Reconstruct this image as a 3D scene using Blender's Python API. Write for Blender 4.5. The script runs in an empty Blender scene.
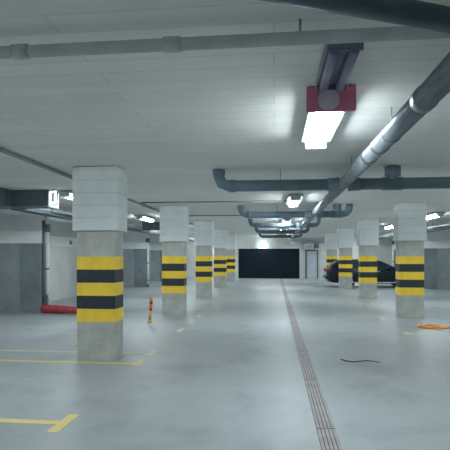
import bpy, math, random
from mathutils import Vector, Matrix
random.seed(4)
S = bpy.context.scene
COL = S.collection
PI = math.pi
CEIL = 2.965

# ------------------------------------------------------------------ materials
def mat(name, c, rough=0.6, metal=0.0, var=0.0, scale=4.0, spec=0.4, bump=0.0, stretch=(1, 1, 1), c2=None):
    m = bpy.data.materials.new(name); m.use_nodes = True
    nt = m.node_tree; b = nt.nodes['Principled BSDF']
    b.inputs['Base Color'].default_value = (*c, 1)
    b.inputs['Roughness'].default_value = rough
    b.inputs['Metallic'].default_value = metal
    b.inputs['Specular IOR Level'].default_value = spec
    tc = nt.nodes.new('ShaderNodeTexCoord'); mp = nt.nodes.new('ShaderNodeMapping')
    mp.inputs['Scale'].default_value = stretch
    nt.links.new(tc.outputs['Object'], mp.inputs['Vector'])
    n = nt.nodes.new('ShaderNodeTexNoise'); n.inputs['Scale'].default_value = scale
    n.inputs['Detail'].default_value = 5; n.inputs['Roughness'].default_value = 0.6
    nt.links.new(mp.outputs['Vector'], n.inputs['Vector'])
    r = nt.nodes.new('ShaderNodeValToRGB')
    lo = c2 if c2 else tuple(x * (1 - var) for x in c)
    r.color_ramp.elements[0].color = (*lo, 1); r.color_ramp.elements[0].position = .32
    r.color_ramp.elements[1].color = (*[min(1, x * (1 + var * .4)) for x in c], 1); r.color_ramp.elements[1].position = .66
    nt.links.new(n.outputs['Fac'], r.inputs['Fac'])
    nt.links.new(r.outputs['Color'], b.inputs['Base Color'])
    if bump:
        bp = nt.nodes.new('ShaderNodeBump'); bp.inputs['Strength'].default_value = bump; bp.inputs['Distance'].default_value = .01
        nt.links.new(n.outputs['Fac'], bp.inputs['Height']); nt.links.new(bp.outputs['Normal'], b.inputs['Normal'])
    return m

def emit(name, c, s):
    m = bpy.data.materials.new(name); m.use_nodes = True
    nt = m.node_tree; nt.nodes.clear()
    o = nt.nodes.new('ShaderNodeOutputMaterial'); e = nt.nodes.new('ShaderNodeEmission')
    e.inputs['Color'].default_value = (*c, 1); e.inputs['Strength'].default_value = s
    nt.links.new(e.outputs['Emission'], o.inputs['Surface'])
    return m

def floor_material():
    m = mat('floor_concrete', (.38, .415, .43), .42, 0, .14, .35, .35, .0)
    nt = m.node_tree; b = nt.nodes['Principled BSDF']
    src = b.inputs['Base Color'].links[0].from_socket
    tc = nt.nodes.new('ShaderNodeTexCoord')
    # darker damp blotches and small dirt specks
    n2 = nt.nodes.new('ShaderNodeTexNoise'); n2.inputs['Scale'].default_value = 1.1; n2.inputs['Detail'].default_value = 8
    n2.inputs['Roughness'].default_value = .62
    nt.links.new(tc.outputs['Object'], n2.inputs['Vector'])
    r2 = nt.nodes.new('ShaderNodeValToRGB')
    r2.color_ramp.elements[0].position = .28; r2.color_ramp.elements[0].color = (.72, .73, .74, 1)
    r2.color_ramp.elements[1].position = .50; r2.color_ramp.elements[1].color = (1, 1, 1, 1)
    nt.links.new(n2.outputs['Fac'], r2.inputs['Fac'])
    mx = nt.nodes.new('ShaderNodeMix'); mx.data_type = 'RGBA'; mx.blend_type = 'MULTIPLY'; mx.inputs['Factor'].default_value = 1
    nt.links.new(src, mx.inputs['A']); nt.links.new(r2.outputs['Color'], mx.inputs['B'])
    n3 = nt.nodes.new('ShaderNodeTexNoise'); n3.inputs['Scale'].default_value = 3.2; n3.inputs['Detail'].default_value = 3
    mp3 = nt.nodes.new('ShaderNodeMapping'); mp3.inputs['Scale'].default_value = (.8, 1.0, 1); mp3.inputs['Location'].default_value = (3.1, 7.7, 0)
    nt.links.new(tc.outputs['Object'], mp3.inputs['Vector']); nt.links.new(mp3.outputs['Vector'], n3.inputs['Vector'])
    r3 = nt.nodes.new('ShaderNodeValToRGB')
    r3.color_ramp.elements[0].position = .22; r3.color_ramp.elements[0].color = (.55, .55, .55, 1)
    r3.color_ramp.elements[1].position = .29; r3.color_ramp.elements[1].color = (1, 1, 1, 1)
    nt.links.new(n3.outputs['Fac'], r3.inputs['Fac'])
    mx2 = nt.nodes.new('ShaderNodeMix'); mx2.data_type = 'RGBA'; mx2.blend_type = 'MULTIPLY'; mx2.inputs['Factor'].default_value = 1
    nt.links.new(mx.outputs['Result'], mx2.inputs['A']); nt.links.new(r3.outputs['Color'], mx2.inputs['B'])
    nt.links.new(mx2.outputs['Result'], b.inputs['Base Color'])
    rr = nt.nodes.new('ShaderNodeMapRange'); rr.inputs['To Min'].default_value = .32; rr.inputs['To Max'].default_value = .55
    nt.links.new(n2.outputs['Fac'], rr.inputs['Value']); nt.links.new(rr.outputs['Result'], b.inputs['Roughness'])
    return m

def ceiling_material():
    # board-marked painted slab: long boards across the aisle with thin darker joints
    m = mat('ceiling_boards', (.83, .83, .79), .8, 0, .08, .5, .2)
    nt = m.node_tree; b = nt.nodes['Principled BSDF']
    src = b.inputs['Base Color'].links[0].from_socket
    tc = nt.nodes.new('ShaderNodeTexCoord')
    br = nt.nodes.new('ShaderNodeTexBrick')
    br.inputs['Scale'].default_value = 1; br.inputs['Brick Width'].default_value = 2.6; br.inputs['Row Height'].default_value = .21
    br.inputs['Mortar Size'].default_value = .007; br.inputs['Mortar Smooth'].default_value = .3
    br.inputs['Color1'].default_value = (1, 1, 1, 1); br.inputs['Color2'].default_value = (.93, .94, .94, 1); br.inputs['Mortar'].default_value = (.82, .83, .84, 1)
    nt.links.new(tc.outputs['Object'], br.inputs['Vector'])
    mx = nt.nodes.new('ShaderNodeMix'); mx.data_type = 'RGBA'; mx.blend_type = 'MULTIPLY'; mx.inputs['Factor'].default_value = 1
    nt.links.new(src, mx.inputs['A']); nt.links.new(br.outputs['Color'], mx.inputs['B'])
    nt.links.new(mx.outputs['Result'], b.inputs['Base Color'])
    return m

M = {}
M['floor'] = floor_material()
M['ceiling'] = ceiling_material()
M['wall'] = mat('painted_wall', (.60, .625, .61), .8, 0, .12, 1.2, .2)
M['strip'] = mat('white_wall_band', (.90, .92, .92), .8, 0, .06, 3, .2)
M['pier_dark'] = mat('dark_bare_concrete', (.26, .31, .335), .8, 0, .22, 2.2, .2)
M['pier_mid'] = mat('grey_concrete', (.38, .43, .46), .8, 0, .22, 2.0, .2)
M['pier_up'] = mat('upper_wall_paint', (.74, .76, .78), .8, 0, .1, 2.0, .2)
M['concrete'] = mat('column_concrete', (.49, .505, .465), .8, 0, .22, 3.5, .2, .15)
M['cap'] = mat('white_cladding_board', (.70, .74, .735), .75, 0, .07, 3, .2)
M['groove'] = mat('cladding_joint', (.58, .62, .62), .8, 0, .1, 3, .2)
M['yellow'] = mat('yellow_paint', (.96, .655, .064), .55, 0, .12, 6, .35)
M['black'] = mat('black_paint', (.030, .044, .054), .5, 0, .2, 6, .35)
M['line'] = mat('worn_yellow_line', (.82, .62, .17), .6, 0, .0, 7, .3, c2=(.66, .60, .33))
M['line_faded'] = mat('faded_yellow_line', (.70, .62, .33), .6, 0, .0, 9, .3, c2=(.50, .54, .50))
M['pipe_darker'] = mat('dark_cast_pipe', (.085, .135, .165), .45, 0, .2, 5, .5)
M['pipe_dark'] = mat('dark_grey_drain_pipe', (.165, .228, .272), .6, 0, .2, 5, .25)
M['galv'] = mat('bare_metal_pipe', (.26, .305, .335), .3, .4, .25, 6, .5, stretch=(4, .6, 4))
M['galv_d'] = mat('coupling_metal', (.24, .28, .30), .4, .7, .2, 6, .5)
M['pipe_white'] = mat('painted_steel_pipe', (.47, .50, .50), .55, 0, .15, 4, .4)
M['pipe_grey'] = mat('grey_conduit', (.26, .29, .285), .6, 0, .15, 4, .3)
M['duct'] = mat('blue_grey_duct', (.14, .19, .215), .55, .1, .2, 2, .4)
M['foil'] = mat('foil_wrapped_duct', (.62, .67, .69), .35, .5, .3, 9, .5, .5)
M['duct_light'] = mat('pale_duct', (.40, .44, .45), .55, .1, .15, 2, .4)
M['housing'] = mat('lamp_housing', (.52, .56, .58), .5, 0, .05, 5)
M['lamp'] = emit('lamp_diffuser', (.86, .96, 1.0), 29)
M['lamp_wall'] = emit('wall_lamp_diffuser', (.85, .96, 1.0), 30)
M['fixture'] = mat('unlit_fixture_body', (.17, .19, .235), .5, 0, .08, 4)
M['lamp_off'] = mat('unlit_tube', (.27, .24, .37), .35, 0, .1, 5, .5)
M['sign_lit'] = emit('lit_sign_face', (.9, 1.0, 1.0), .8)
M['sign_mark'] = mat('sign_mark', (.03, .04, .045), .6)
M['red_sign'] = mat('red_sign_paint', (.68, .20, .31), .5, 0, .1, 6)
M['pale_sign'] = mat('pale_sign_paint', (.66, .55, .64), .5, 0, .06, 6)
M['gate'] = mat('dark_navy_gate', (.004, .013, .024), .7, 0, .2, 2, .25)
M['gate_rail'] = mat('gate_rail', (.012, .022, .032), .7, 0, .2, 2, .25)
M['door'] = mat('pale_steel_door', (.47, .51, .56), .6, 0, .08, 2)
M['frame_dark'] = mat('dark_door_frame', (.10, .12, .135), .6)
M['green_sign'] = mat('green_sign', (.10, .34, .22), .5)
M['red'] = mat('red_tarpaulin', (.56, .075, .10), .6, 0, .25, 9, .3, .3)
M['orange'] = mat('orange_cable', (.95, .43, .12), .5, 0, .15, 9)
M['del_orange'] = mat('orange_plastic', (.78, .27, .10), .45, 0, .08, 6)
M['del_red'] = mat('red_reflector', (.40, .03, .05), .35)
M['del_yellow'] = mat('yellow_plastic', (.62, .40, .10), .45, 0, .08, 6)
M['crack'] = mat('black_crack', (.03, .035, .04), .6)
M['grate'] = mat('worn_steel_grate', (.36, .35, .35), .55, .0, .25, 3, .4)
M['bed'] = mat('rusty_channel_bed', (.17, .10, .10), .7, 0, .3, 5)
M['car_paint'] = mat('black_car_paint', (.010, .017, .026), .32, 0, .05, 2, .4)
M['car_glass'] = mat('car_glass', (.035, .06, .065), .12, 0, .05, 2, .6)
M['tyre'] = mat('tyre_rubber', (.012, .014, .016), .75)
M['rim'] = mat('alloy_rim', (.45, .47, .48), .3, .8)
M['tail'] = mat('tail_light_red', (.42, .02, .045), .2, 0, .05, 5, .6)
M['chrome'] = mat('bright_trim', (.66, .70, .72), .3, .2)
M['plate'] = mat('number_plate', (.62, .66, .66), .5)
M['rubber'] = mat('black_rubber', (.02, .022, .025), .7)

# ------------------------------------------------------------------ mesh builder
class MB:
    def __init__(s): s.v = []; s.f = []; s.mi = []; s.sm = []
    def add(s, vs, fs, mi=0, smooth=False):
        o = len(s.v); s.v += [tuple(v) for v in vs]
        for f in fs:
            s.f.append([i + o for i in f]); s.mi.append(mi); s.sm.append(smooth)
        return s
    def box(s, x0, x1, y0, y1, z0, z1, mi=0, bev=0.0):
        if bev <= 0:
            vs = [(x, y, z) for z in (z0, z1) for y in (y0, y1) for x in (x0, x1)]
            return s.add(vs, [(0, 2, 3, 1), (4, 5, 7, 6), (0, 1, 5, 4), (2, 6, 7, 3), (0, 4, 6, 2), (1, 3, 7, 5)], mi)
        b = bev
        def ring(i, z): return [(x0+i+b, y0+i, z), (x1-i-b, y0+i, z), (x1-i, y0+i+b, z), (x1-i, y1-i-b, z), (x1-i-b, y1-i, z), (x0+i+b, y1-i, z), (x0+i, y1-i-b, z), (x0+i, y0+i+b, z)]
        vs = ring(b, z0) + ring(0, z0+b) + ring(0, z1-b) + ring(b, z1)
        fs = [tuple(range(7, -1, -1)), tuple(range(24, 32))]
        for k in range(3):
            for i in range(8):
                j = (i+1) % 8; fs.append((k*8+i, k*8+j, k*8+8+j, k*8+8+i))
        return s.add(vs, fs, mi)
    def tube(s, pts, r, n=16, mi=0, caps=True, smooth=True):
        pts = [Vector(p) for p in pts]; k = len(pts)
        rs = r if isinstance(r, (list, tuple)) else [r]*k
        up = None; vs = []
        for i, p in enumerate(pts):
            d = (pts[min(i+1, k-1)] - pts[max(i-1, 0)]).normalized()
            if up is None:
                up = Vector((0, 0, 1)) if abs(d.z) < .9 else Vector((1, 0, 0))
            a = d.cross(up)
            if a.length < 1e-5: a = d.orthogonal()
            a.normalize(); up = a.cross(d).normalized()
            for j in range(n):
                t = 2*PI*j/n
                vs.append(p + (a*math.cos(t) + up*math.sin(t))*rs[i])
        fs = []
        for i in range(k-1):
            for j in range(n):
                q = (j+1) % n; fs.append((i*n+j, i*n+q, (i+1)*n+q, (i+1)*n+j))
        o = len(s.v)
        s.add(vs, fs, mi, smooth)
        if caps:
            s.f.append([o+j for j in range(n-1, -1, -1)]); s.mi.append(mi); s.sm.append(False)
            s.f.append([o+(k-1)*n+j for j in range(n)]); s.mi.append(mi); s.sm.append(False)
        return s
    def rings(s, rects, mis, caps=True):
        # stacked rectangular rings (x0,x1,y0,y1,z); faces between take mis[i]
        o = len(s.v)
        for (x0, x1, y0, y1, z) in rects:
            s.v += [(x0, y0, z), (x1, y0, z), (x1, y1, z), (x0, y1, z)]
        for i in range(len(rects)-1):
            for j in range(4):
                q = (j+1) % 4
                s.f.append([o+i*4+j, o+i*4+q, o+i*4+4+q, o+i*4+4+j]); s.mi.append(mis[i]); s.sm.append(False)
        if caps:
            n = len(rects)
            s.f.append([o+3, o+2, o+1, o]); s.mi.append(mis[0]); s.sm.append(False)
            s.f.append([o+(n-1)*4+j for j in range(4)]); s.mi.append(mis[-1]); s.sm.append(False)
        return s
    def build(s, name, mats, parent=None, loc=(0, 0, 0)):
        me = bpy.data.meshes.new(name); me.from_pydata(s.v, [], s.f); me.update()
        for m in (mats if isinstance(mats, (list, tuple)) else [mats]): me.materials.append(m)
        me.polygons.foreach_set('material_index', s.mi); me.polygons.foreach_set('use_smooth', s.sm)
        o = bpy.data.objects.new(name, me); COL.objects.link(o); o.location = loc
        if parent: o.parent = parent
        return o

def tag(o, label, cat, group=None, kind=None):
    if label: o['label'] = label
    if cat: o['category'] = cat
    if group: o['group'] = group
    if kind: o['kind'] = kind
    return o
def thing(name, label, cat, loc=(0, 0, 0), rz=0, group=None):
    o = bpy.data.objects.new(name, None); COL.objects.link(o); o.empty_display_size = .1
    o.location = loc; o.rotation_euler = (0, 0, rz)
    return tag(o, label, cat, group)
def struct(name, mb, m, parent=None):
    o = mb.build(name, m, parent)
    if not parent: o['kind'] = 'structure'
    return o
def copy_tree(o, parent=None):
    c = o.copy(); COL.objects.link(c)
    if parent: c.parent = parent
    for ch in list(o.children): copy_tree(ch, c)
    return c

# ------------------------------------------------------------------ setting
XL, XR, YF, YB = -7.8, 8.45, 33.2, -6.0
struct('floor', MB().box(XL-.3, XR+.3, YB-.3, YF+.3, -.2, 0), M['floor'])
struct('ceiling', MB().box(XL-.3, XR+.3, YB-.3, YF+.3, CEIL, CEIL+.25), M['ceiling'])
struct('wall_left', MB().box(XL-.3, XL, YB, YF, 0, CEIL), M['wall'])
struct('wall_right', MB().box(XR, XR+.3, YB, YF, 0, CEIL), M['wall'])
struct('wall_back', MB().box(XL, XR, YB-.3, YB, 0, CEIL), M['wall'])
GX0, GX1, GH = -2.52, 1.78, 2.10
struct('wall_far', MB().box(XL, GX0, YF-.25, YF, 0, CEIL).box(GX1, XR, YF-.25, YF, 0, CEIL).box(GX0, GX1, YF-.25, YF, GH, CEIL), M['wall'])
# white band along both side walls
tn = 0
for (x0, x1) in ((XL, XL+.02), (XR-.02, XR)):
    tn += 1
    struct('trim_%d' % tn, MB().box(x0, x1, YB, YF-.25, 1.95, 2.30), M['strip'])
# engaged piers on the side walls, one at each pillar row
for sgn, xw in ((1, XL), (-1, XR)):
    for y in (6.95, 12.5, 17.95, 23.3, 28.75):
        tn += 1
        xa, xb = xw, xw + sgn*1.25
        xm = xw + sgn*.66
        lo, hi = sorted((xa, xm)); lo2, hi2 = sorted((xm, xb)); l3, h3 = sorted((xa, xb))
        p = struct('trim_%d' % tn, MB().box(lo, hi, y+.04, y+.40, 0, 1.95), M['pier_mid'])
        MB().box(lo2, hi2, y, y+.42, 0, 1.95).build('pier', M['pier_dark'], p)
        MB().box(l3, h3, y-.02, y+.44, 1.95, 2.30).build('band', M['strip'], p)
        MB().box(l3, h3, y, y+.42, 2.30, CEIL).build('pier_head', M['pier_up'], p)

# far gate (dark) with horizontal sections, guide rails
g = MB()
for k in range(6):
    z0 = k*GH/6
    g.box(GX0, GX1, YF-.19, YF-.12, z0+.008, z0+GH/6-.008, 0)
g.box(GX0, GX1, YF-.15, YF-.13, 0, GH, 1)
gate = struct('door_1', g, [M['gate'], M['gate_rail']])
for x in (GX0+.03, GX1-.08):
    MB().box(x, x+.05, YF-.26, YF-.17, 0, GH).build('guide_rail', M['gate_rail'], gate)
ribs = MB()
for z in (.45, .85, 1.12, 1.5): ribs.box(.35, 1.05, YF-.215, YF-.19, z, z+.06)
ribs.build('vent_slats', M['gate_rail'], gate)
d = struct('door_2', MB().box(2.28, 2.98, YF-.30, YF-.25, 0, 1.92), M['door'])
MB().box(2.18, 2.28, YF-.33, YF-.25, 0, 2.0).build('door_frame', M['frame_dark'], d)
MB().box(2.98, 3.05, YF-.33, YF-.25, 0, 2.0).build('door_frame', M['frame_dark'], d)
MB().box(2.28, 2.98, YF-.33, YF-.25, 1.92, 2.0).build('door_frame', M['frame_dark'], d)
MB().box(2.34, 2.46, YF-.36, YF-.30, .98, 1.02).build('door_handle', M['galv_d'], d)

# ------------------------------------------------------------------ pillars
def make_pillar():
    W, D = .60, .38
    t = thing('striped_pillar', '', 'pillar')
    MB().rings([(0, W, 0, D, 0), (0, W, 0, D, CEIL)], [0]).build('shaft', M['concrete'], t)
    e = .004; rc = []; mi = []
    for k in range(6):
        rc.append((-e, W+e, -e, D+e, .585+k*.2005))
        if k < 5: mi.append(k % 2)
    MB().rings(rc, mi).build('hazard_stripes', [M['yellow'], M['black']], t)
    e = .052; g = .006; rc = []; mi = []; z = 1.985
    hs = [.20, .19, .19, .195, .16, CEIL-1.985-.935]
    for k, h in enumerate(hs):
        a = (-e, W+e, -e, D+e); b_ = (-e+g, W+e-g, -e+g, D+e-g)
        rc += [(*a, z), (*a, z+h-.012)]; mi += [0, 1]
        if k < len(hs)-1: rc += [(*b_, z+h-.012), (*b_, z+h)]; mi += [1, 1]
        z += h
    mi = mi[:len(rc)-1]
    MB().rings(rc, mi).build('head_cladding', [M['cap'], M['groove']], t)
    return t
ROWS = (6.87, 12.32, 17.75, 23.22, 28.68)
LL = ['nearest and largest striped pillar, in front of the red roll, left of aisle',
      'second striped pillar from the front on the left, just behind the orange delineator post',
      'third striped pillar from the front in the left row',
      'fourth striped pillar from the front in the left row, partly overlapping its neighbours',
      'farthest striped pillar of the left row, beside the dark gate']
LR = ['largest striped pillar right of the aisle, next to the orange coil on the floor',
      'second striped pillar from the front on the right, hiding the middle of the black car',
      'third striped pillar from the front on the right, hiding the rear half of the black car',
      'farthest striped pillar of the right row, behind the black car tail']
p0 = make_pillar(); first = True
for i, y in enumerate(ROWS):
    for x, lab in ((-3.01, LL[i]), (3.20, LR[i-1] if i else None)):
        if lab is None: continue
        o = p0 if first else copy_tree(p0); first = False
        o.location = (x, y, 0); tag(o, lab, 'pillar', 'striped pillars along the aisle')

# ------------------------------------------------------------------ ceiling lamps
def make_lamp():
    L, W = 1.4, .235
    t = thing('ceiling_lamp', '', 'lamp')
    MB().box(-W/2-.055, W/2+.055, -L/2, L/2, -.075, -.03, 0, .012).build('housing', M['housing'], t)  # side overhang added to cut the lamp's light on the ceiling
    n = 12; vs = []; fs = []
    for y in (-L/2+.03, L/2-.03):
        for j in range(n+1):
            a = PI*j/n; vs.append((-math.cos(a)*W*.47, y, -.076-math.sin(a)*.075))
    for j in range(n): fs.append((j, j+1, n+2+j, n+1+j))
    m = MB().add(vs, fs, 0, True); m.f.append(list(range(n, -1, -1))); m.mi.append(0); m.sm.append(False)
    m.f.append(list(range(n+1, 2*n+2))); m.mi.append(0); m.sm.append(False)
    m.build('diffuser', M['lamp'], t)
    for y in (-L/2, L/2-.028): MB().box(-W/2, W/2, y, y+.028, -.155, -.076, 0, .01).build('end_cap', M['housing'], t)
    for y in (-.4, .4): MB().box(-.03, .03, y-.02, y+.02, -.03, .0).build('bracket', M['galv_d'], t)
    return t
lamp0 = make_lamp(); first = True
def put_lamp(x, y, lab, g):
    global first
    o = lamp0 if first else copy_tree(lamp0); first = False
    o.location = (x, y, CEIL); tag(o, lab, 'lamp', g)
for i, y in enumerate((4.66, 11.0, 17.5, 23.6, 30.2)):
    put_lamp(.47, y, ['brightest lamp, large over the aisle beside the red sign', 'second glowing lamp from the front over the aisle, by the main pipe',
        'third glowing lamp from the front over the aisle', 'fourth glowing lamp from the front over the aisle', 'farthest glowing lamp in the line over the aisle'][i], 'lamps over the aisle')
for x, y, lab in ((-4.4, 4.2, None), (-4.33, 9.95, 'glowing lamp over the left bays beside the small lit sign'), (-4.42, 15.7, 'glowing lamp over left bays between the two nearest left pillars'),
                  (-4.4, 21.0, None), (-4.4, 26.4, None), (-4.4, 31.5, None),
                  (5.1, 9.9, None), (5.1, 15.7, 'glowing lamp over the right bays just behind the largest right pillar head'),
                  (5.15, 21.2, 'glowing lamp over right bays above the bonnet of the black car'), (5.1, 26.4, None), (5.1, 31.3, 'small far lamp over the right bays above the black car roof')):
    put_lamp(x, y, lab or ('ceiling lamp over the %s bays, %s' % ('left' if x < 0 else 'right',
        {4.2: 'nearest of its row', 9.9: 'level with the orange coil', 21.0: 'hidden by the second pillar', 26.4: 'level with the fourth pillar', 31.5: 'by the far wall'}[y])), 'lamps over the parking bays')
for x, sd in ((-4.4, 'left'), (5.1, 'right')): put_lamp(x, -1.4, 'added unseen fill lamp over the %s bays behind the viewpoint' % sd, 'lamps over the parking bays')  # fill lamps added out of view to light the pillar fronts and ceiling

# wall lamp over the gate
t = thing('wall_lamp', 'bright bulkhead lamp on the white wall above the dark gate', 'lamp', (-.75, YF-.25, 2.28))
MB().box(-.30, .30, -.05, 0, -.03, .10, 0, .01).build('housing', M['housing'], t)
MB().box(-.28, .28, -.11, -.05, -.05, .06, 0, .015).build('diffuser', M['lamp_wall'], t)

# unlit twin-tube fixture and the red sign over the aisle
t = thing('unlit_ceiling_fixture', 'unlit twin tube ceiling fixture with purple grey tubes above the red sign', 'lamp', (.44, 3.3, CEIL))
MB().box(-.115, .115, -.36, .36, -.05, 0, 0, .01).build('housing', M['fixture'], t)
for x in (-.06, .06): MB().tube([(x, -.34, -.075), (x, .34, -.075)], .034, 14).build('tube', M['lamp_off'], t)
for y in (-.36, .335): MB().box(-.11, .11, y, y+.025, -.09, -.05).build('end_cap', M['fixture'], t)
t = thing('hanging_sign', 'red and pale rectangular sign hanging under the ceiling by the brightest lamp', 'sign', (.455, 3.80, CEIL+.017))
MB().box(-.195, .195, -.012, .012, -.225, -.022).build('panel', M['red_sign'], t)
disc = MB().tube([(-.02, -.012, -.132), (-.02, -.0155, -.132)], .086, 28, smooth=False)
disc.build('pale_disc', M['pale_sign'], t)
MB().box(-.12, .06, -.0145, -.012, -.055, -.03).build('pale_bar', M['pale_sign'], t)
for x in (-.15, .15): MB().tube([(x, 0, -.04), (x, 0, -.018)], .014, 8).build('hanger', M['galv_d'], t)

# small lit sign at left
t = thing('lit_sign', 'small white glowing sign with a dark upright mark, hung over left bays', 'sign', (-4.47, 9.04, CEIL))
MB().box(-.085, .085, 0, .05, -.33, -.04, 0, .012).build('sign_box', M['housing'], t)
MB().box(-.075, .075, -.004, 0, -.32, -.05).build('lit_face', M['sign_lit'], t)
MB().box(-.018, .016, -.008, -.004, -.265, -.095).box(-.018, .034, -.008, -.004, -.118, -.095).build('mark', M['sign_mark'], t)
MB().tube([(0, .025, -.05), (0, .025, 0)], .008, 8).build('hanger', M['galv_d'], t)
t = tag(MB().box(XL+.02, XL+.035, 17.05, 17.25, 2.02, 2.18).build('wall_sign', M['green_sign']), 'small green sign on the white wall band behind the nearest pillar', 'sign')

# ------------------------------------------------------------------ pipes
HZ = 1.6
MX, MZ, MR = 1.07, HZ+1.12, .086
t = thing('main_pipe', 'long bright metal pipe running along the aisle under the ceiling', 'pipe', (MX, 0, 0))
MB().tube([(0, 1.0, MZ), (0, 32.6, MZ)], MR, 28).build('pipe', M['galv'], t)
for y in (1.6, 3.45, 4.85, 5.35, 8.6, 10.2, 13.6, 15.4, 18.9, 21.2, 25.0, 28.0):
    MB().tube([(0, y-.05, MZ), (0, y-.045, MZ), (0, y+.045, MZ), (0, y+.05, MZ)], [MR+.001, MR+.007, MR+.007, MR+.001], 28).build('coupling', M['galv_d'], t)
for y in (2.2, 4.4, 6.6, 9.2, 12.0, 14.5, 17.0, 20.0, 24.0, 28.6):
    MB().tube([(0, y, MZ+MR-.004), (0, y, CEIL)], .007, 8).build('hanger_rod', M['galv_d'], t)
    MB().tube([(0, y-.015, MZ), (0, y+.015, MZ)], MR+.006, 28).build('clamp', M['galv'], t)

def arc(c, r, a0, a1, n, ax):   # arc in the X-Z plane
    return [(c[0]+r*math.cos(a0+(a1-a0)*k/n), ax, c[1]+r*math.sin(a0+(a1-a0)*k/n)) for k in range(n+1)]
def branch(y, xl, xr, hz, r, lab, riser=None, right_elbow=True):
    t = thing('branch_pipe', lab, 'pipe', (0, y, 0), 0, 'dark branch pipes across the aisle')
    z = HZ + hz; b = .16
    # left run with its elbow rising into the ceiling
    MB().tube([(xl, 0, CEIL-.003)] + [(xl, 0, z+b)] + [(p[0], 0, p[2]) for p in arc((xl+b, z+b), b, PI, 1.5*PI, 2, 0)][1:] + [(MX-MR+.01, 0, z)], r, 20).build('left_run', M['pipe_dark'], t)
    MB().tube([(xl, 0, z+b+.02), (xl, 0, z+b+.10)], r+.012, 20).build('coupling', M['pipe_dark'], t)
    MB().tube([(xl+b+.02, 0, z), (xl+b+.10, 0, z)], r+.012, 20).build('coupling', M['pipe_dark'], t)
    if right_elbow:
        pts = [(MX+MR-.01, 0, z), (xr-b, 0, z)] + [(p[0], 0, p[2]) for p in arc((xr-b, z+b), b, 1.5*PI, 2*PI, 3, 0)][1:] + [(xr, 0, CEIL-.003)]
    else:
        pts = [(MX+MR-.01, 0, z), (xr, 0, z)]
    MB().tube(pts, r, 20).build('right_run', M['pipe_dark'], t)
    MB().tube([(MX+MR-.01, 0, z), (MX+MR+.02, 0, z), (MX+MR+.16, 0, z)], [r+.022, r+.018, r+.012], 20).build('hub', M['pipe_dark'], t)
    MB().tube([(MX-MR+.01, 0, z), (MX-MR-.02, 0, z), (MX-MR-.16, 0, z)], [r+.022, r+.018, r+.012], 20).build('hub', M['pipe_dark'], t)
    for hx in ((xl+MX)/2, (MX+xr)/2+.1):
        MB().tube([(hx, 0, z+r-.003), (hx, 0, CEIL)], .006, 8).build('hanger_rod', M['galv_d'], t)
    if riser:
        MB().tube([(riser, 0, z), (riser, 0, CEIL-.003)], r*.95, 20).build('riser', M['pipe_dark'], t)
        MB().tube([(riser, 0, z+r+.03), (riser, 0, z+r+.16)], r+.03, 20).build('riser_coupling', M['pipe_dark'], t)
        MB().tube([(riser-.16, 0, z), (riser+.14, 0, z)], r+.012, 20).build('tee', M['pipe_dark'], t)
    return t
branch(7.32, -.87, 4.3, 1.10, .088, 'nearest dark branch pipe across the aisle with an upright elbow at left', 1.80, False)
branch(12.55, -.89, 1.98, 1.10, .085, 'second dark branch pipe from the front, below the second aisle lamp', 1.66)
branch(17.3, -.87, 1.62, 1.12, .085, 'third dark branch pipe from the front across the aisle')
branch(22.3, -.85, 1.60, 1.13, .085, 'fourth dark branch pipe from the front across the aisle')
branch(27.6, -.85, 1.60, 1.13, .085, 'farthest dark branch pipe across the aisle')
# diagonal dark pipe at the top right, joining the main pipe
t = thing('diagonal_pipe', 'thick dark pipe slanting across the top right corner overhead', 'pipe', (0, 0, 0))
a = Vector((1.04, 2.44, MZ+.022)); dr = Vector((.548, .236, 0)).normalized()
MB().tube([a - dr*2.6, a - dr*.02], .056, 24).build('pipe', M['pipe_darker'], t)
MB().tube([a - dr*1.34, a - dr*1.26], .064, 24).build('coupling', M['pipe_darker'], t)
q = a - dr*.54
MB().box(q.x-.03, q.x+.03, q.y-.02, q.y+.02, MZ+.05, CEIL).build('hanger', M['pipe_darker'], t)

# pale pipe crossing near the top
t = thing('sprinkler_pipe', 'pale painted pipe crossing the whole ceiling near the top', 'pipe', (0, 2.715, HZ+1.255))
MB().tube([(-7.7, 0, 0), (8.3, 0, 0)], .037, 20).build('pipe', M['pipe_white'], t)
for x in (-4.2, -1.55, -.6, 1.05, 2.4): MB().tube([(x-.05, 0, 0), (x+.05, 0, 0)], .046, 20).build('coupling', M['pipe_white'], t)
for x in (-5, -2.2, .15, 1.7, 4): MB().tube([(x, 0, .035), (x, 0, CEIL-HZ-1.255)], .007, 8).build('hanger_rod', M['galv_d'], t)
# conduit along the left pillar row, and slab joints modelled as thin tubes
t = thing('conduit', 'grey conduit along the ceiling left of the left pillar row', 'pipe', (-3.42, 0, CEIL-.036))
MB().tube([(0, 1.0, 0), (0, 32.5, 0)], .028, 14).build('pipe', M['pipe_grey'], t)
for y in (3, 5.5, 9, 12, 15, 19, 23, 27): MB().box(-.045, .045, y-.015, y+.015, -.03, .034).build('saddle', M['pipe_grey'], t)
for y, x0, x1, lab in ((11.55, -3.36, .35, 'thin dark slab joint, shaped as a tube, crossing the ceiling before the second branch pipe'), (15.5, -3.36, -.2, 'thin dark slab joint, shaped as a tube, crossing the ceiling before the third branch pipe')):
    tag(MB().tube([(x0, y, CEIL-.018), (x1, y, CEIL-.018)], .018, 10).build('ceiling_joint', M['pipe_grey']), lab, 'pipe', 'dark slab joints across the ceiling')

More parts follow.
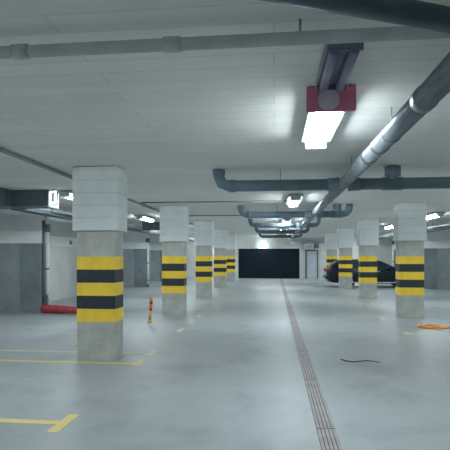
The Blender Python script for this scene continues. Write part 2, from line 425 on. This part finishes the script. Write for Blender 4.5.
# ducts over the bays
t = thing('air_duct', 'dark blue grey duct with a corner under the ceiling at far left', 'duct', (0, 0, 0))
MB().box(-6.0, -5.42, 2.9, 9.15, 2.62, CEIL-.004).build('long_run', M['duct'], t)
MB().box(-6.0, -4.62, 9.15, 9.6, 2.62, CEIL-.004).build('cross_run', M['duct'], t)
for x in (-5.36, -4.66): MB().box(x, x+.03, 9.135, 9.615, 2.605, CEIL-.004).build('flange', M['duct'], t)
for y in (4.0, 6.6, 8.9): MB().box(-6.015, -5.405, y, y+.03, 2.605, CEIL-.004).build('flange', M['duct'], t)
for y in (5.0, 7.8): MB().box(-6.03, -6.0, y, y+.03, 2.61, CEIL).build('hanger', M['galv_d'], t)
t = thing('air_duct', 'dark duct crossing under the ceiling behind the nearest pillar, below a lamp', 'duct', (0, 0, 0))
MB().box(-5.37, -4.6, 18.6, 19.1, 2.66, CEIL-.004).build('cross_run', M['duct'], t)
MB().box(-5.2, -5.17, 18.585, 19.115, 2.645, CEIL-.004).build('flange', M['duct'], t)
MB().box(-4.9, -4.87, 18.57, 18.6, 2.65, CEIL).build('hanger', M['galv_d'], t)
for x, lab, y0 in ((-5.77, 'silvery foil duct along the left bays under the ceiling', 9.65), (6.2, 'silvery foil duct along the right bays under the ceiling', 9.0)):
    t = thing('foil_duct', lab, 'duct', (x, 0, 0))
    m = MB(); ys = [y0 + k*(32.4-y0)/60 for k in range(61)]
    for y in ys: pass
    m.tube([(.20, y, 2.745 + random.uniform(-.008, .008)) for y in ys], [.095 + random.uniform(-.01, .01) for _ in ys], 14)
    m.build('duct', M['foil'], t)
    for y in range(int(y0)+2, 32, 3):
        MB().box(0.08, .32, y-.02, y+.02, 2.625, 2.65).box(.08, .095, y-.02, y+.02, 2.64, CEIL).box(.305, .32, y-.02, y+.02, 2.64, CEIL).build('hanger', M['duct'], t)
    MB().box(.03, .37, y0, 32.4, 2.60, 2.626).build('tray', M['duct'], t)
t = thing('pale_duct', 'pale rectangular duct across the far end above the steel door', 'duct', (0, 0, 0))
MB().box(1.2, 3.25, 31.2, 31.7, 2.42, 2.84).build('cross_run', M['duct_light'], t)
MB().box(3.25, 3.29, 31.17, 31.73, 2.39, 2.87).build('flange', M['pipe_grey'], t)
for x in (.9, 2.6): MB().box(x, x+.02, 31.43, 31.47, 2.84, CEIL).build('hanger', M['galv_d'], t)
t = thing('switch_box', 'white box on the far wall above the pale steel door', 'box', (2.45, YF-.25, 2.08))
MB().box(-.32, .25, -.12, 0, 0, .34, 0, .01).build('case', M['strip'], t)
MB().box(-.28, .21, -.126, -.12, .04, .30).build('cover', M['housing'], t)
t = thing('wall_fan', 'small dark fan unit on the far wall beside the white box', 'fan', (2.95, YF-.25, 2.30))
MB().box(-.14, .14, -.16, 0, -.16, .16, 0, .02).build('case', M['frame_dark'], t)
MB().tube([(0, -.17, 0), (0, -.16, 0)], .11, 20).build('grille', M['duct'], t)

# downpipes beside the piers
def make_downpipe():
    t = thing('downpipe', '', 'pipe')
    MB().tube([(0, 0, .06), (0, 0, CEIL)], .055, 16).build('pipe', M['strip'], t)
    MB().tube([(0, 0, 2.28), (0, 0, 2.50)], .085, 16).build('top_fitting', M['pipe_dark'], t)
    MB().tube([(0, 0, 0), (0, 0, .12)], .07, 16).build('foot', M['pipe_dark'], t)
    for z in (.32, 1.2): MB().tube([(0, 0, z), (0, 0, z+.05)], .064, 16).build('clamp', M['galv_d'], t)
    return t
dp0 = make_downpipe(); first_dp = True
for x, y, lab in ((-6.475, 12.74, 'pale upright drain pipe beside dark pier at left, behind the red roll'), (-6.46, 23.4, 'pale upright drain pipe beside the far left pier, between the two nearest pillars'),
                  (7.10, 28.8, 'pale upright drain pipe by the right pier behind the black car bonnet')):
    o = dp0 if first_dp else copy_tree(dp0); first_dp = False
    o.location = (x, y, 0); tag(o, lab, 'pipe', 'upright pipes beside the piers')
t = thing('upright_post', 'slim dark steel post in front of the pale upright drain pipe at left', 'post', (-6.511, 12.60, 0))
MB().tube([(0, 0, .0), (0, 0, 2.6)], .034, 12).build('pole', M['duct'], t)
MB().box(.045, .115, .00, .06, .10, .48, 0, .008).build('switch_case', M['duct'], t)

# ------------------------------------------------------------------ floor things
t = thing('drainage_channel', 'narrow slotted drain running along the middle of the aisle floor', 'drain', (.475, 0, 0))
MB().box(-.086, .086, .92, 32.0, 0, .0015).build('channel_bed', M['bed'], t)
gm = MB()
for k in range(5):
    x = -.083 + k*.0345; gm.box(x, x+.0255, .004, 1.706, .0015, .006)
for y in (.004, 1.69): gm.box(-.083, .0775, y, y+.014, .0015, .0055)
gr = gm.build('grate', M['grate'], t)
for k in range(18):
    o = gr if k == 0 else gr.copy()
    if k: COL.objects.link(o); o.parent = t
    o.location = (.003, .93 + k*1.72, 0)

def marking(y, side, lab, line=True, m='line', tick=(-.24, .24), x_in=None, length=4.8):
    s = -1 if side == 'left' else 1
    xi = -2.0 if s < 0 else 2.72
    mb = MB()
    if line:
        x0, x1 = sorted((xi + s*.05, xi + s*length)); mb.box(x0, x1, y-.05, y+.05, 0, .0025)
    mb.box(xi-.055, xi+.055, y+tick[0], y+tick[1], 0, .003)
    tag(mb.build('bay_marking', M[m]), lab, 'floor marking', 'yellow parking bay lines')
marking(4.26, 'left', 'yellow bay line with T end at the bottom left, nearest the viewer')
marking(6.70, 'left', 'yellow bay line passing just in front of the nearest pillar foot', tick=(-.12, .22))
marking(7.42, 'left', 'faint yellow bay line just behind the nearest pillar foot', m='line_faded', tick=(-.2, .26))
marking(9.87, 'left', 'short worn yellow tick right of the orange delineator post', line=False, m='line_faded', tick=(-.3, .22))
marking(12.2, 'left', 'short worn yellow tick at the foot of the second left pillar', line=False, m='line_faded')
marking(9.85, 'right', 'short worn yellow tick near the orange coil', line=True, m='line_faded', length=.42, tick=(-.1, .2))
marking(12.1, 'right', 'short worn yellow tick left of the largest right pillar foot', line=False, m='line_faded')
marking(15.2, 'right', 'short worn yellow tick before the second right pillar foot', line=False, m='line_faded')

# red roll behind the nearest pillar
t = thing('red_roll', 'rolled red tarpaulin lying on the floor behind the nearest pillar', 'roll', (0, 0, 0))
ys = [k/14 for k in range(15)]
MB().tube([(-6.44 + 1.9*s, 12.42 - .4*s + .02*math.sin(9*s), [.115, .112][k % 2]) for k, s in enumerate(ys)],
          [.110, .114, .114, .113, .112, .105, .097, .092, .090, .094, .100, .104, .106, .104, .085], 18).build('cloth', M['red'], t)
for s in (.32, .7):
    MB().tube([(-6.44+1.9*s-.015, 12.42-.4*s, .113), (-6.44+1.9*s+.015, 12.42-.4*s-.004, .113)], .110, 18).build('tie', M['red'], t)

# delineator post
t = thing('delineator_post', 'slim orange delineator post with red bands between the two nearest left pillars', 'post', (-2.96, 10.88, 0))
MB().tube([(0, 0, 0), (0, 0, .02), (0, 0, .035), (0, 0, .05)], [.062, .062, .05, .036], 20).build('base', M['del_yellow'], t)
def px(z): return .07*z
MB().tube([(px(.04), 0, .04), (px(.3), 0, .30)], [.034, .036], 18).build('lower_post', M['del_yellow'], t)
MB().tube([(px(.3), 0, .30), (px(.58), 0, .58), (px(.6), 0, .605), (px(.61), 0, .615)], [.037, .037, .03, .012], 18).build('upper_post', M['del_orange'], t)
for z in (.29, .45): MB().tube([(px(z), 0, z), (px(z+.07), 0, z+.07)], .0385, 18).build('reflective_band', M['del_red'], t)

# orange coil
t = thing('cable_coil', 'loose orange cable coil lying flat on the floor at right', 'cable', (3.52, 10.74, 0))
for (rx, ry, ox, oy, z, ph) in ((.31, .20, 0, 0, .017, 0), (.27, .17, .05, .02, .036, .6), (.32, .16, -.02, .03, .026, 1.3), (.24, .15, -.08, -.02, .048, 2.0)):
    pts = [(ox + rx*math.cos(a)*(1+.06*math.sin(3*a+ph)), oy + ry*math.sin(a)*(1+.08*math.cos(2*a+ph)), z + .008*math.sin(5*a+ph)) for a in [2*PI*k/40+ph for k in range(39)]]
    MB().tube(pts, .017, 8).build('loop', M['orange'], t)
MB().tube([(.28, -.05, .05), (.32, -.06, .03), (.36, -.02, .018), (.39, .03, .018)], .015, 8).build('loose_end', M['orange'], t)
# dark floor crack, modelled as a thin raised strand
def cp(u, v):   # a spot on the floor
    z = 1.6*465/(v-256.3); l = (u-225)/465*z; c, s_ = math.cos(.105), math.sin(.105)
    return (l*c - z*s_, l*s_ + z*c, .006)
tag(MB().tube([cp(341, 360.3), cp(344, 361.2), cp(348, 362.4), cp(353, 362.9), cp(359, 362.2), cp(366, 361.6), cp(371, 361.9), cp(376, 362.8), cp(380, 363.5)],
    [.008, .010, .009, .007, .006, .006, .005, .005, .003], 8).build('crack', M['crack']), 'short dark crack in the floor right of the drain, modelled as a thin strand', 'crack')

# ------------------------------------------------------------------ car (tail towards the aisle)
def make_car():
    t = thing('car', 'black hatchback parked in the right bays with its tail towards the aisle', 'car', (2.70, 24.78, 0)); t.scale = (1.05, 1, 1)
    # stations along the length: x, z_bottom, z_belt, z_top, half width low, belt, top
    st = [(.00, .42, .74, .80, .66, .70, .62), (.06, .30, .86, .93, .76, .80, .68), (.22, .24, .92, 1.10, .84, .86, .66), (.55, .22, .93, 1.36, .88, .885, .60),
          (.85, .22, .93, 1.405, .89, .895, .60), (1.5, .20, .92, 1.43, .895, .90, .61), (2.1, .20, .91, 1.42, .895, .90, .61), (2.45, .20, .905, 1.37, .895, .90, .60),
          (2.9, .21, .90, 1.16, .89, .89, .64), (3.25, .22, .895, .955, .885, .88, .70), (3.7, .23, .83, .885, .87, .86, .66), (4.1, .25, .72, .78, .80, .78, .60), (4.3, .30, .58, .64, .66, .66, .52), (4.36, .38, .50, .54, .55, .55, .45)]
    def sec(s):
        x, zb, zl, zt, wl, wb, wt = s
        return [(x, 0, zb), (x, -wl*.85, zb), (x, -wl, zb+.10), (x, -wb*1.005, zb+(zl-zb)*.62), (x, -wb*.985, zl), (x, -wt-.03, zt-.05*min(1, (zt-zl)/.2)), (x, -wt+.06, zt-.012), (x, -wt*.5, zt), (x, 0, zt+.006)]
    def full(s):
        h = sec(s); return h + [(p[0], -p[1], p[2]) for p in h[-2:0:-1]]
    rings = [full(s) for s in st]; n = len(rings[0]); vs = [p for r in rings for p in r]; fs = []
    for i in range(len(st)-1):
        for j in range(n):
            q = (j+1) % n; fs.append((i*n+j, i*n+n+j, i*n+n+q, i*n+q))
    fs.append(tuple(range(n))); fs.append(tuple((len(st)-1)*n+j for j in range(n-1, -1, -1)))
    b = MB().add(vs, fs, 0, True).build('body', M['car_paint'], t)
    # glass: strips lying just outside the cabin sides
    def side_pt(x, f, off):
        for i in range(len(st)-1):
            if st[i][0] <= x <= st[i+1][0]:
                k = (x-st[i][0])/(st[i+1][0]-st[i][0]); a, c = sec(st[i]), sec(st[i+1])
                p4 = Vector(a[4]).lerp(Vector(c[4]), k); p5 = Vector(a[5]).lerp(Vector(c[5]), k)
                p = p4.lerp(p5, f); p.y -= off; p.z += off*.3
                return p
    for sgn in (1, -1):
        for xs in ((.66, .85, 1.15, 1.42), (1.50, 1.8, 2.1, 2.40), (2.48, 2.7, 2.86, 2.98)):
            vs = []; fs = []
            for off in (.012, -.004):
                for x in xs:
                    for f in (.10, .93):
                        p = side_pt(x, f, off); vs.append((p.x, p.y*sgn, p.z))
            m_ = len(xs)*2
            for i in range(len(xs)-1):
                fs += [(2*i, 2*i+2, 2*i+3, 2*i+1), (m_+2*i, m_+2*i+1, m_+2*i+3, m_+2*i+2), (2*i, m_+2*i, m_+2*i+2, 2*i+2), (2*i+1, 2*i+3, m_+2*i+3, m_+2*i+1)]
            fs += [(0, 1, m_+1, m_), (m_-2, 2*m_-2, 2*m_-1, m_-1)]
            MB().add(vs, fs).build('side_window', M['car_glass'], t)
    def slab(x0, z0, x1, z1, w0, w1, name, m, th=.012):
        d = Vector((x1-x0, 0, z1-z0)).normalized(); nrm = Vector((-d.z, 0, d.x))
        if (x0 < 1) != (nrm.x < 0): nrm = -nrm
        vs = []
        for o_ in (th, -.02):
            for (x, z, w) in ((x0, z0, w0), (x1, z1, w1)):
                for sy in (-1, 1): vs.append((x+nrm.x*o_, sy*w, z+nrm.z*o_))
        MB().add(vs, [(0, 1, 3, 2), (4, 6, 7, 5), (0, 2, 6, 4), (1, 5, 7, 3), (0, 4, 5, 1), (2, 3, 7, 6)]).build(name, m, t)
    slab(.24, 1.11, .53, 1.345, .60, .54, 'rear_window', M['car_glass'])
    slab(3.20, .985, 2.52, 1.335, .64, .54, 'windscreen', M['car_glass'])
    for sgn in (1, -1):
        m = MB(); m.box(-.035, .10, sgn*.70-.13, sgn*.70+.10, .80, .93, 0, .02); m.build('tail_light', M['tail'], t)
        m = MB(); m.box(4.12, 4.26, sgn*.60-.14, sgn*.60+.12, .58, .68, 0, .02); m.build('headlight', M['chrome'], t)
        m = MB(); m.box(.95, 3.20, sgn*.90-.012, sgn*.90+.012, .24, .29, 0, .005); m.build('sill_trim', M['chrome'], t)
        m = MB(); m.box(2.72, 2.90, sgn*.97-.07, sgn*.97+.07, .93, 1.05, 0, .03); m.build('mirror', M['car_paint'], t)
        for x in (1.40, 2.28):
            m = MB(); m.box(x, x+.16, sgn*.905-.015, sgn*.905+.015, .80, .825, 0, .006); m.build('door_handle', M['chrome'], t)
    MB().box(-.07, .10, -.72, .72, .40, .56, 0, .04).build('rear_bumper', M['car_paint'], t)
    MB().box(-.03, .0, -.26, .26, .62, .73, 0, .004).build('number_plate', M['plate'], t)
    for x in (.98, 3.58):
        for sgn in (1, -1):
            y0, y1 = sgn*.70, sgn*.905
            w = MB().tube([(x, y0, .315), (x, y0+sgn*.02, .315), (x, y1-sgn*.02, .315), (x, y1, .315)], [.29, .315, .315, .29], 28).build('wheel', M['tyre'], t)
            MB().tube([(x, y1-sgn*.01, .315), (x, y1+sgn*.008, .315)], [.215, .20], 24).build('rim', M['rim'], w)
            pts = [(x+.37*math.cos(a), sgn*.897, .315+.37*math.sin(a)) for a in [PI*k/14 for k in range(15)]]
            MB().tube(pts, .028, 8).build('wheel_arch', M['rubber'], t)
make_car()

# ------------------------------------------------------------------ world, camera, view
w = bpy.data.worlds.new('dim'); S.world = w; w.use_nodes = True
w.node_tree.nodes['Background'].inputs['Color'].default_value = (.5, .6, .65, 1)
w.node_tree.nodes['Background'].inputs['Strength'].default_value = .05
cam = bpy.data.cameras.new('camera'); co = bpy.data.objects.new('camera', cam); COL.objects.link(co)
co.location = (0, 0, 1.6); co.rotation_euler = (PI/2, 0, math.radians(6.02))
cam.sensor_width = 36; cam.lens = 36*465/450; cam.shift_y = 30.7/450; cam.clip_start = .05
S.camera = co
S.view_settings.view_transform = 'Standard'; S.view_settings.look = 'None'
S.view_settings.exposure = 1.06; S.view_settings.gamma = 1; S.view_settings.use_curve_mapping = False
S.cycles.use_denoising = True
S.cycles.max_bounces = 10; S.cycles.diffuse_bounces = 8
